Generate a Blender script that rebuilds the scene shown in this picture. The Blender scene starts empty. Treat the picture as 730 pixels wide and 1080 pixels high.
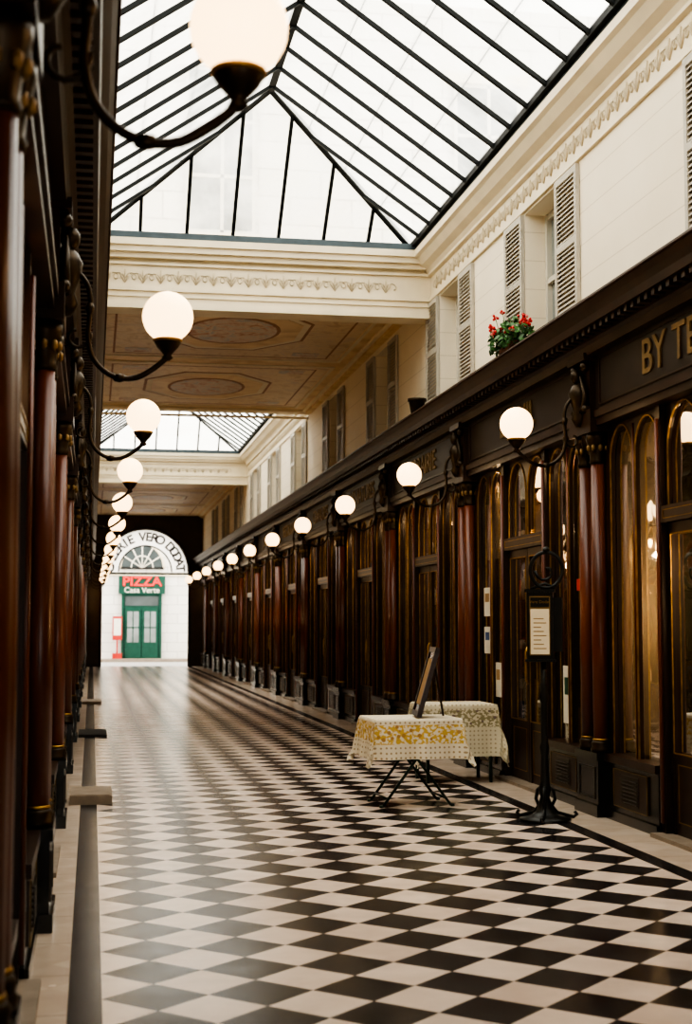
import bpy, bmesh, math, random
from math import sin, cos, pi, sqrt
from mathutils import Vector, Matrix
random.seed(7)
scene = bpy.context.scene

# ------------------------------------------------------------------ materials
def new_mat(name):
    m = bpy.data.materials.new(name); m.use_nodes = True
    nt = m.node_tree; nt.nodes.clear()
    out = nt.nodes.new('ShaderNodeOutputMaterial')
    return m, nt, out
def N(nt, t, **kw):
    n = nt.nodes.new(t)
    for k, v in kw.items():
        setattr(n, k, v)
    return n
def pmat(name, col, rough=.5, metal=0, var=.25, scale=6, coat=0, bump=0, stretch=(1,1,1), col2=None, bscale=None, spec=.5):
    m, nt, out = new_mat(name)
    b = N(nt, 'ShaderNodeBsdfPrincipled')
    b.inputs['Roughness'].default_value = rough
    b.inputs['Metallic'].default_value = metal
    b.inputs['Coat Weight'].default_value = coat
    b.inputs['Coat Roughness'].default_value = .2
    b.inputs['Specular IOR Level'].default_value = spec
    tc = N(nt, 'ShaderNodeTexCoord'); mp = N(nt, 'ShaderNodeMapping')
    mp.inputs['Scale'].default_value = stretch
    nt.links.new(tc.outputs['Object'], mp.inputs[0])
    no = N(nt, 'ShaderNodeTexNoise'); no.inputs['Scale'].default_value = scale; no.inputs['Detail'].default_value = 5
    nt.links.new(mp.outputs[0], no.inputs['Vector'])
    rp = N(nt, 'ShaderNodeValToRGB')
    rp.color_ramp.elements[0].position = .3; rp.color_ramp.elements[1].position = .7
    c2 = col2 if col2 else tuple(c*(1-var) for c in col)
    rp.color_ramp.elements[0].color = (*c2, 1); rp.color_ramp.elements[1].color = (*col, 1)
    nt.links.new(no.outputs['Fac'], rp.inputs[0]); nt.links.new(rp.outputs[0], b.inputs['Base Color'])
    if bump:
        n2 = N(nt, 'ShaderNodeTexNoise'); n2.inputs['Scale'].default_value = bscale or scale*4
        nt.links.new(mp.outputs[0], n2.inputs['Vector'])
        bp = N(nt, 'ShaderNodeBump'); bp.inputs['Strength'].default_value = bump; bp.inputs['Distance'].default_value = .02
        nt.links.new(n2.outputs['Fac'], bp.inputs['Height']); nt.links.new(bp.outputs[0], b.inputs['Normal'])
    nt.links.new(b.outputs[0], out.inputs[0])
    return m
def emat(name, col, s, base=(.9,.9,.88)):
    m, nt, out = new_mat(name)
    b = N(nt, 'ShaderNodeBsdfPrincipled'); b.inputs['Base Color'].default_value = (*base, 1)
    b.inputs['Roughness'].default_value = .3
    b.inputs['Emission Color'].default_value = (*col, 1); b.inputs['Emission Strength'].default_value = s
    nt.links.new(b.outputs[0], out.inputs[0]); return m
def mth(nt, op, a, b=None, c=None):
    n = N(nt, 'ShaderNodeMath', operation=op)
    for i, v in enumerate((a, b, c)):
        if v is None: continue
        if isinstance(v, (int, float)): n.inputs[i].default_value = v
        else: nt.links.new(v, n.inputs[i])
    return n.outputs[0]
def mixc(nt, f, a, b):
    n = N(nt, 'ShaderNodeMix', data_type='RGBA')
    if isinstance(f, (int, float)): n.inputs['Factor'].default_value = f
    else: nt.links.new(f, n.inputs['Factor'])
    for key, v in ((6, a), (7, b)):
        if isinstance(v, tuple): n.inputs[key].default_value = (*v, 1)
        else: nt.links.new(v, n.inputs[key])
    return n.outputs[2]

M = {}
M['wood'] = pmat('dark_wood', (.038,.016,.007), .34, var=.5, scale=5, stretch=(1,1,.15), coat=.1, spec=.42)
M['wood2'] = pmat('mahogany', (.19,.050,.020), .30, var=.65, scale=7, stretch=(1,1,.12), coat=.2, spec=.42)
M['frieze'] = pmat('frieze_wood', (.032,.020,.013), .42, var=.4, scale=4, spec=.3)
M['cornice'] = pmat('cornice_wood', (.042,.019,.009), .42, var=.45, scale=5, spec=.3)
M['black'] = pmat('black_marble', (.010,.010,.008), .22, var=.4, scale=5, coat=.2)
M['gold'] = pmat('gilt', (.50,.30,.08), .38, metal=.9, var=.5, scale=12)
M['oldgold'] = pmat('dull_gilt', (.30,.19,.07), .5, metal=.5, var=.5, scale=9)
M['bronze'] = pmat('dark_bronze', (.05,.032,.016), .38, metal=.7, var=.5, scale=14)
M['iron'] = pmat('black_iron', (.012,.013,.011), .4, metal=.3, var=.3, scale=14)
M['skybar'] = pmat('skylight_bar_paint', (.010,.012,.012), .6, var=.3, scale=8, spec=.2)
M['moulding'] = pmat('cream_moulding', (.82,.72,.53), .55, var=.12, scale=3)
M['relief'] = pmat('relief_ochre', (.66,.56,.39), .6, var=.2, scale=8)
M['shutter'] = pmat('shutter_paint', (.50,.46,.38), .5, var=.15, scale=8)
M['winglass'] = pmat('upper_window_glass', (.30,.33,.32), .12, var=.35, scale=1.5)
M['farglass'] = pmat('street_window_glass', (.10,.12,.12), .12, var=.35, scale=1.5)
M['winframe'] = pmat('window_frame_paint', (.60,.57,.48), .5, var=.1)
M['vent'] = pmat('vent_metal', (.07,.055,.04), .4, metal=.5, var=.3)
M['dark'] = pmat('shop_interior_dark', (.10,.055,.024), .6, var=.6, scale=2)
M['darkgreen'] = pmat('shop_interior_green', (.06,.06,.03), .6, var=.5, scale=2)
M['tan'] = pmat('shop_interior_tan', (.42,.26,.11), .6, var=.4, scale=2)
M['red'] = pmat('red_goods', (.55,.03,.02), .5, var=.3)
M['paper'] = pmat('paper', (.80,.75,.62), .6, var=.1)
M['blue'] = pmat('blue_goods', (.06,.12,.28), .5, var=.3)
M['green'] = pmat('green_paint', (.008,.075,.048), .4, var=.3)
M['tgreen'] = pmat('table_metal_green', (.02,.05,.035), .4, metal=.3, var=.3)
M['stone'] = pmat('step_stone', (.30,.24,.18), .6, var=.3, scale=9)
M['mat'] = pmat('door_mat', (.03,.026,.022), .8, var=.3, scale=30)
M['globe'] = emat('opal_globe', (1,.66,.33), 2.7, base=(.55,.46,.32))
M['bulb'] = emat('warm_bulb', (1,.58,.24), 10)
M['neon'] = emat('red_shop_light', (1,.10,.03), 4, base=(.6,.05,.03))
M['leaf'] = pmat('leaf', (.05,.16,.03), .5, var=.5, scale=20)
M['petal'] = pmat('petal_red', (.75,.02,.02), .5, var=.3, scale=30)
M['petal2'] = pmat('petal_pink', (.8,.25,.22), .5, var=.3, scale=30)
M['terracotta'] = pmat('terracotta', (.25,.10,.05), .7, var=.3)
M['letter_dark'] = pmat('letter_paint', (.02,.02,.02), .5, var=.2)
M['letter_red'] = emat('letter_red', (.9,.02,.02), .5, base=(.75,.02,.02))
M['signpaper'] = emat('menu_lit_paper', (1,.80,.5), .15, base=(.55,.46,.30))
M['asphalt'] = pmat('street_asphalt', (.42,.41,.39), .7, var=.2, scale=12)
M['darkwall'] = pmat('end_wall_brown', (.060,.036,.017), .5, var=.4, scale=3)
M['zinc'] = pmat('zinc_gutter', (.06,.085,.10), .45, metal=.3, var=.3)

def mk_trans(name, f0, f1, col=(.88,.88,.86), tcol=(.97,.97,.96)):
    m, nt, out = new_mat(name)
    tr = N(nt, 'ShaderNodeBsdfTransparent'); tr.inputs[0].default_value = (*tcol,1)
    tl = N(nt, 'ShaderNodeBsdfTranslucent'); tl.inputs[0].default_value = (*col,1)
    mx = N(nt, 'ShaderNodeMixShader')
    tc = N(nt, 'ShaderNodeTexCoord'); no = N(nt, 'ShaderNodeTexNoise'); no.inputs['Scale'].default_value = 2.2; no.inputs['Detail'].default_value = 7
    mr = N(nt, 'ShaderNodeMapRange'); mr.inputs[1].default_value = .3; mr.inputs[2].default_value = .75
    mr.inputs[3].default_value = f0; mr.inputs[4].default_value = f1
    nt.links.new(tc.outputs['Object'], no.inputs['Vector']); nt.links.new(no.outputs[0], mr.inputs[0])
    nt.links.new(mr.outputs[0], mx.inputs[0]); nt.links.new(tr.outputs[0], mx.inputs[1]); nt.links.new(tl.outputs[0], mx.inputs[2])
    nt.links.new(mx.outputs[0], out.inputs[0]); return m
M['skyglass'] = mk_trans('skylight_glass', .35, .85, (.70,.70,.67), (.92,.93,.91))
M['opal'] = mk_trans('opal_lunette_glass', .75, .95, (.95,.94,.92))
def mk_cloth2side(name, c1, c2):
    m, nt, out = new_mat(name)
    df = N(nt, 'ShaderNodeBsdfDiffuse'); tl = N(nt, 'ShaderNodeBsdfTranslucent'); mx = N(nt, 'ShaderNodeMixShader'); mx.inputs[0].default_value = .55
    tc = N(nt, 'ShaderNodeTexCoord'); mp = N(nt, 'ShaderNodeMapping'); mp.inputs['Scale'].default_value = (1,1,.2)
    no = N(nt, 'ShaderNodeTexNoise'); no.inputs['Scale'].default_value = 4
    nt.links.new(tc.outputs['Object'], mp.inputs[0]); nt.links.new(mp.outputs[0], no.inputs['Vector'])
    c = mixc(nt, no.outputs['Fac'], c1, c2)
    nt.links.new(c, df.inputs[0]); nt.links.new(c, tl.inputs[0])
    nt.links.new(df.outputs[0], mx.inputs[1]); nt.links.new(tl.outputs[0], mx.inputs[2]); nt.links.new(mx.outputs[0], out.inputs[0]); return m
M['curtain'] = mk_cloth2side('ochre_drape', (.74,.58,.38), (.86,.74,.54))
def mk_shopglass():
    m, nt, out = new_mat('shop_glass')
    tr = N(nt, 'ShaderNodeBsdfTransparent'); tr.inputs[0].default_value = (.95,.93,.87,1)
    gl = N(nt, 'ShaderNodeBsdfGlossy'); gl.inputs['Roughness'].default_value = .03
    fr = N(nt, 'ShaderNodeFresnel'); fr.inputs[0].default_value = 1.4
    mx = N(nt, 'ShaderNodeMixShader')
    f2 = mth(nt, 'MULTIPLY_ADD', fr.outputs[0], .75, .02)
    nt.links.new(f2, mx.inputs[0]); nt.links.new(tr.outputs[0], mx.inputs[1]); nt.links.new(gl.outputs[0], mx.inputs[2])
    tc = N(nt, 'ShaderNodeTexCoord'); no = N(nt, 'ShaderNodeTexNoise'); no.inputs['Scale'].default_value = 2
    bp = N(nt, 'ShaderNodeBump'); bp.inputs['Strength'].default_value = .10; bp.inputs['Distance'].default_value = .05
    nt.links.new(tc.outputs['Object'], no.inputs['Vector']); nt.links.new(no.outputs[0], bp.inputs['Height']); nt.links.new(bp.outputs[0], gl.inputs['Normal'])
    nt.links.new(mx.outputs[0], out.inputs[0]); return m
M['shopglass'] = mk_shopglass()

FX0, FX1, NT = .06, 3.50, 8
D = (FX1-FX0)/NT
def mk_floor():
    m, nt, out = new_mat('chequered_marble_floor')
    b = N(nt, 'ShaderNodeBsdfPrincipled')
    tc = N(nt, 'ShaderNodeTexCoord'); sx = N(nt, 'ShaderNodeSeparateXYZ'); nt.links.new(tc.outputs['Object'], sx.inputs[0])
    x, y = sx.outputs[0], sx.outputs[1]
    xr = mth(nt, 'SUBTRACT', x, FX0); 
    a = mth(nt, 'DIVIDE', mth(nt, 'ADD', xr, y), D); c = mth(nt, 'DIVIDE', mth(nt, 'SUBTRACT', xr, y), D)
    fa, fc = mth(nt, 'FLOOR', a), mth(nt, 'FLOOR', c)
    par = mth(nt, 'FLOORED_MODULO', mth(nt, 'ADD', fa, fc), 2)
    cv = N(nt, 'ShaderNodeCombineXYZ'); nt.links.new(fa, cv.inputs[0]); nt.links.new(fc, cv.inputs[1])
    wn = N(nt, 'ShaderNodeTexWhiteNoise'); nt.links.new(cv.outputs[0], wn.inputs['Vector'])
    no = N(nt, 'ShaderNodeTexNoise'); no.inputs['Scale'].default_value = 5; no.inputs['Detail'].default_value = 6
    nt.links.new(tc.outputs['Object'], no.inputs['Vector'])
    v = mth(nt, 'ADD', mth(nt, 'MULTIPLY', wn.outputs['Value'], .45), mth(nt, 'MULTIPLY', no.outputs['Fac'], .75))
    light = mixc(nt, v, (.56,.44,.36), (.86,.73,.62))
    dark = mixc(nt, v, (.006,.006,.007), (.030,.029,.032))
    chk = mixc(nt, par, dark, light)
    g1 = mth(nt, 'ABSOLUTE', mth(nt, 'SUBTRACT', mth(nt, 'FRACT', a), .5)); g2 = mth(nt, 'ABSOLUTE', mth(nt, 'SUBTRACT', mth(nt, 'FRACT', c), .5))
    g = mth(nt, 'GREATER_THAN', mth(nt, 'MAXIMUM', g1, g2), .492)
    chk = mixc(nt, mth(nt, 'MULTIPLY', g, .7), chk, (.10,.09,.08))
    cen = mth(nt, 'ABSOLUTE', mth(nt, 'SUBTRACT', x, (FX0+FX1)/2))
    half = (FX1-FX0)/2
    inb = mth(nt, 'GREATER_THAN', cen, half)
    outb = mth(nt, 'GREATER_THAN', cen, half+.135)
    yj = mth(nt, 'GREATER_THAN', mth(nt, 'ABSOLUTE', mth(nt, 'SUBTRACT', mth(nt, 'FRACT', mth(nt, 'MULTIPLY', y, 1.55)), .5)), .49)
    slab = mixc(nt, mth(nt, 'MULTIPLY', yj, .6), light, (.2,.18,.16))
    slab = mixc(nt, .5, slab, (.40,.33,.25))
    band = mixc(nt, mth(nt, 'MULTIPLY', yj, .4), dark, (.04,.04,.04))
    col = mixc(nt, inb, chk, band); col = mixc(nt, outb, col, slab)
    nt.links.new(col, b.inputs['Base Color'])
    mr = N(nt, 'ShaderNodeMapRange'); mr.inputs[3].default_value = .14; mr.inputs[4].default_value = .32
    b.inputs['Specular IOR Level'].default_value = .27
    nt.links.new(no.outputs['Fac'], mr.inputs[0]); nt.links.new(mr.outputs[0], b.inputs['Roughness'])
    bp = N(nt, 'ShaderNodeBump'); bp.inputs['Strength'].default_value = .10; bp.inputs['Distance'].default_value = .01
    nt.links.new(v, bp.inputs['Height']); nt.links.new(bp.outputs[0], b.inputs['Normal'])
    nt.links.new(b.outputs[0], out.inputs[0]); return m
M['floor'] = mk_floor()

def mk_facade():
    m, nt, out = new_mat('facade_stone')
    b = N(nt, 'ShaderNodeBsdfPrincipled'); b.inputs['Roughness'].default_value = .8
    tc = N(nt, 'ShaderNodeTexCoord'); mp = N(nt, 'ShaderNodeMapping'); mp.inputs['Rotation'].default_value = (pi/2, 0, 0)
    nt.links.new(tc.outputs['Object'], mp.inputs[0])
    br = N(nt, 'ShaderNodeTexBrick'); br.inputs['Scale'].default_value = 1
    br.inputs['Brick Width'].default_value = .9; br.inputs['Row Height'].default_value = .4; br.inputs['Mortar Size'].default_value = .012
    br.inputs['Color1'].default_value = (.80,.77,.70,1); br.inputs['Color2'].default_value = (.73,.70,.63,1); br.inputs['Mortar'].default_value = (.48,.45,.40,1)
    nt.links.new(mp.outputs[0], br.inputs['Vector']); nt.links.new(br.outputs[0], b.inputs['Base Color'])
    nt.links.new(b.outputs[0], out.inputs[0]); return m
M['facade'] = mk_facade()

def mk_plaster_joint():
    m, nt, out = new_mat('plaster_scored_courses')
    b = N(nt, 'ShaderNodeBsdfPrincipled'); b.inputs['Roughness'].default_value = .65
    tc = N(nt, 'ShaderNodeTexCoord'); sx = N(nt, 'ShaderNodeSeparateXYZ'); nt.links.new(tc.outputs['Object'], sx.inputs[0])
    l = mth(nt, 'GREATER_THAN', mth(nt, 'FRACT', mth(nt, 'MULTIPLY', sx.outputs[2], 3.6)), .965)
    no = N(nt, 'ShaderNodeTexNoise'); no.inputs['Scale'].default_value = 1.5; no.inputs['Detail'].default_value = 6
    nt.links.new(tc.outputs['Object'], no.inputs['Vector'])
    c = mixc(nt, no.outputs['Fac'], (.76,.67,.50), (.88,.79,.63))
    c = mixc(nt, mth(nt, 'MULTIPLY', l, .40), c, (.40,.32,.20))
    nt.links.new(c, b.inputs['Base Color']); nt.links.new(b.outputs[0], out.inputs[0]); return m
M['wall'] = mk_plaster_joint()

def mk_paint(name, c1, c2, c3, sc):
    m, nt, out = new_mat(name)
    b = N(nt, 'ShaderNodeBsdfPrincipled'); b.inputs['Roughness'].default_value = .45
    tc = N(nt, 'ShaderNodeTexCoord'); no = N(nt, 'ShaderNodeTexNoise'); no.inputs['Scale'].default_value = sc; no.inputs['Detail'].default_value = 8
    no.inputs['Distortion'].default_value = 1.2
    nt.links.new(tc.outputs['Object'], no.inputs['Vector'])
    rp = N(nt, 'ShaderNodeValToRGB'); e = rp.color_ramp.elements
    e[0].position = .35; e[0].color = (*c1, 1); e[1].position = .68; e[1].color = (*c3, 1)
    k = e.new(.5); k.color = (*c2, 1)
    nt.links.new(no.outputs['Fac'], rp.inputs[0]); nt.links.new(rp.outputs[0], b.inputs['Base Color'])
    nt.links.new(b.outputs[0], out.inputs[0]); return m
M['ceil'] = mk_paint('painted_ceiling_ochre', (.64,.45,.22), (.75,.56,.31), (.82,.65,.40), 2.0)
M['ceilpanel'] = mk_paint('painted_ceiling_panel', (.60,.44,.26), (.76,.61,.40), (.64,.51,.36), 4.0)
M['fresco'] = mk_paint('ceiling_fresco', (.50,.26,.15), (.66,.54,.42), (.42,.42,.40), 5.0)
M['ceilred'] = pmat('ceiling_red_line', (.44,.22,.11), .6, var=.3)

# ------------------------------------------------------------------ mesh builder
class MB:
    def __init__(s, T=None):
        s.v = []; s.f = []; s.m = []; s.sm = []; s.T = T; s.names = []
    def mi(s, mat):
        if mat not in s.names: s.names.append(mat)
        return s.names.index(mat)
    def add(s, vs, fs, mat, smooth=False):
        o = len(s.v); k = s.mi(mat)
        s.v += [tuple(s.T(*p)) if s.T else tuple(p) for p in vs]
        for f in fs:
            s.f.append([o+i for i in f]); s.m.append(k); s.sm.append(smooth)
    def box(s, x0, x1, y0, y1, z0, z1, mat):
        s.add([(x0,y0,z0),(x1,y0,z0),(x1,y1,z0),(x0,y1,z0),(x0,y0,z1),(x1,y0,z1),(x1,y1,z1),(x0,y1,z1)],
              [(0,3,2,1),(4,5,6,7),(0,1,5,4),(1,2,6,5),(2,3,7,6),(3,0,4,7)], mat)
    def lathe(s, o, prof, n, mat, smooth=True, sy=1):
        vs = []; fs = []
        for r, z in prof:
            for i in range(n):
                a = 2*pi*i/n; vs.append((o[0]+r*cos(a), o[1]+r*sin(a)*sy, o[2]+z))
        for j in range(len(prof)-1):
            for i in range(n):
                fs.append((j*n+i, j*n+(i+1) % n, (j+1)*n+(i+1) % n, (j+1)*n+i))
        fs.append(tuple(range(n))[::-1]); fs.append(tuple((len(prof)-1)*n+i for i in range(n)))
        s.add(vs, fs, mat, smooth)
    def sphere(s, c, r, mat, n=16, sc=(1,1,1)):
        vs = [(c[0], c[1], c[2]-r*sc[2])]; k = n//2; fs = []
        for j in range(1, k):
            t = -pi/2+pi*j/k
            for i in range(n):
                a = 2*pi*i/n; vs.append((c[0]+r*sc[0]*cos(t)*cos(a), c[1]+r*sc[1]*cos(t)*sin(a), c[2]+r*sc[2]*sin(t)))
        vs.append((c[0], c[1], c[2]+r*sc[2]))
        for i in range(n): fs.append((0, 1+(i+1) % n, 1+i))
        for j in range(k-2):
            for i in range(n):
                fs.append((1+j*n+i, 1+j*n+(i+1) % n, 1+(j+1)*n+(i+1) % n, 1+(j+1)*n+i))
        L = len(vs)-1
        for i in range(n): fs.append((1+(k-2)*n+i, 1+(k-2)*n+(i+1) % n, L))
        s.add(vs, fs, mat, True)
    def tube(s, pts, r, mat, n=8, closed=False, smooth=True):
        P = [Vector(p) for p in pts]; L = len(P)
        R = r if isinstance(r, (list, tuple)) else [r]*L
        vs = []; fs = []; ref = None
        for i in range(L):
            if closed: t = P[(i+1) % L]-P[i-1]
            else: t = P[min(i+1, L-1)]-P[max(i-1, 0)]
            if t.length < 1e-9: t = Vector((0,0,1))
            t.normalize()
            if ref is None:
                ref = Vector((0,0,1)) if abs(t.z) < .9 else Vector((1,0,0))
            u = ref - t*ref.dot(t)
            if u.length < 1e-5: u = t.orthogonal()
            u.normalize(); w = t.cross(u); ref = u
            for k in range(n):
                a = 2*pi*(k+.5)/n
                vs.append(tuple(P[i]+(u*cos(a)+w*sin(a))*R[i]))
        rng = L if closed else L-1
        for i in range(rng):
            j = (i+1) % L
            for k in range(n):
                fs.append((i*n+k, i*n+(k+1) % n, j*n+(k+1) % n, j*n+k))
        if not closed:
            fs.append(tuple(range(n))[::-1]); fs.append(tuple((L-1)*n+k for k in range(n)))
        s.add(vs, fs, mat, smooth)
    def extr(s, prof, y0, y1, mat):
        n = len(prof)
        vs = [(p[0], y0, p[1]) for p in prof]+[(p[0], y1, p[1]) for p in prof]
        fs = [(i, (i+1) % n, n+(i+1) % n, n+i) for i in range(n)]+[tuple(range(n))[::-1], tuple(range(n, 2*n))]
        s.add(vs, fs, mat)
    def obj(s, name, parent=None, loc=None, rot=None):
        me = bpy.data.meshes.new(name); me.from_pydata(s.v, [], s.f)
        for k in s.names: me.materials.append(M[k])
        for p, k, q in zip(me.polygons, s.m, s.sm): p.material_index = k; p.use_smooth = q
        bm = bmesh.new(); bm.from_mesh(me); bmesh.ops.recalc_face_normals(bm, faces=bm.faces); bm.to_mesh(me); bm.free()
        return link(name, me, parent, loc, rot)
def link(name, data, parent=None, loc=None, rot=None):
    o = bpy.data.objects.new(name, data); scene.collection.objects.link(o)
    if parent: o.parent = parent
    if loc: o.location = loc
    if rot: o.rotation_euler = rot
    return o
def text(name, body, size, mat, loc, rot, parent=None, ext=.008, sx=1, bold=.0):
    c = bpy.data.curves.new(name, 'FONT'); c.body = body; c.size = size; c.extrude = ext; c.offset = bold
    c.align_x = 'CENTER'; c.align_y = 'CENTER'; c.materials.append(M[mat])
    o = link(name, c, parent, loc, rot); o.scale = (sx, 1, 1); return o

XL, XR = -.19, 3.94
XC = (XL+XR)/2
YA, YB = -3.5, 54.0
def TR(d, y, z): return (XR-d, y, z)
def TL(d, y, z): return (XL+d, y, z)

# ------------------------------------------------------------------ floor
fl = MB(); fl.add([(-1.6,YA,0),(5.4,YA,0),(5.4,YB+.3,0),(-1.6,YB+.3,0)], [(0,1,2,3)], 'floor'); fl.obj('floor')

# ------------------------------------------------------------------ shopfronts
def arch_panel(mb, ya, yb, z0, zs, ztop, d0, d1, w, mat, gold=True, n=12):
    ia, ib = ya+w, yb-w; yc = (ia+ib)/2; r = (ib-ia)/2
    mb.box(d0, d1, ya, ia, z0, ztop, mat); mb.box(d0, d1, ib, yb, z0, ztop, mat)
    arc = [(yc-r*cos(pi*i/n), zs+r*1.15*sin(pi*i/n)) for i in range(n+1)]
    vs = []; fs = []
    for (yy, zz) in arc:
        vs += [(d1, yy, zz), (d1, yy, ztop), (d0, yy, zz), (d0, yy, ztop)]
    for i in range(n):
        a = 4*i; b = 4*(i+1)
        fs += [(a, b, b+1, a+1), (a+2, a+3, b+3, b+2), (a, a+2, b+2, b)]
    mb.add(vs, fs, mat)
    if gold:
        pts = [(d1+.003, ia, z0)]+[(d1+.003, p[0], p[1]) for p in arc]+[(d1+.003, ib, z0)]
        mb.tube(pts, .0085, 'gold', 4, smooth=False)
def rect_trim(mb, d, y0, y1, z0, z1, mat='gold', r=.008):
    mb.tube([(d,y0,z0),(d,y1,z0)], r, mat, 4, smooth=False); mb.tube([(d,y0,z1),(d,y1,z1)], r, mat, 4, smooth=False)
    mb.tube([(d,y0,z0),(d,y0,z1)], r, mat, 4, smooth=False); mb.tube([(d,y1,z0),(d,y1,z1)], r, mat, 4, smooth=False)

def column_cluster(mb, y):
    mb.box(-.22, 0, y-.25, y+.25, 0, .44, 'black'); mb.box(-.22, .02, y-.27, y+.27, 0, .09, 'black')
    mb.box(-.22, .015, y-.265, y+.265, .44, .5, 'black')
    rect_trim(mb, .004, y-.18, y+.18, .14, .38, 'vent', .007)
    mb.box(-.25, -.12, y-.25, y+.25, .5, 3.1, 'wood')
    for s in (-1, 1):
        c = (-.07, y+s*.14, 0)
        mb.lathe(c, [(.085,.5),(.085,.53),(.075,.54),(.082,.57),(.066,.59)], 16, 'bronze')
        mb.lathe(c, [(.066,.59),(.070,.597),(.066,.606)], 16, 'gold')
        mb.lathe(c, [(.062,.59),(.064,1.4),(.056,2.80)], 16, 'wood2')
        mb.lathe(c, [(.060,2.80),(.068,2.82),(.060,2.84),(.066,2.9),(.085,2.98),(.092,3.0),(.092,3.05)], 16, 'bronze')
        for k in range(8):
            a = 2*pi*k/8
            mb.sphere((c[0]+.074*cos(a), c[1]+.074*sin(a), 2.93), .020, 'oldgold', 6, (1,1,1.6))
    mb.box(-.2, .03, y-.26, y+.26, 3.05, 3.24, 'wood')
    mb.box(-.2, .0, y-.17, y+.17, 3.24, 3.7, 'wood')
    mb.lathe((.03, y, 0), [(.03,3.12),(.07,3.18),(.05,3.24),(.075,3.32),(.09,3.40),(.06,3.46),(.035,3.48)], 12, 'bronze')
    mb.sphere((.05, y, 3.535), .055, 'bronze', 10, (1,.9,1.2))
    for s in (-1, 1):
        pts = [(.03, y+s*(.07+.07*sin(i*.55)), 3.22+.045*i+.01*cos(i)) for i in range(9)]
        mb.tube(pts, [.03-.002*i for i in range(9)], 'bronze', 6)
        mb.sphere((.02, y+s*.12, 3.60), .045, 'bronze', 8)
        mb.sphere((.02, y+s*.13, 3.25), .04, 'bronze', 8)
    mb.box(-.2, .06, y-.2, y+.2, 3.64, 3.7, 'wood')

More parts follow.
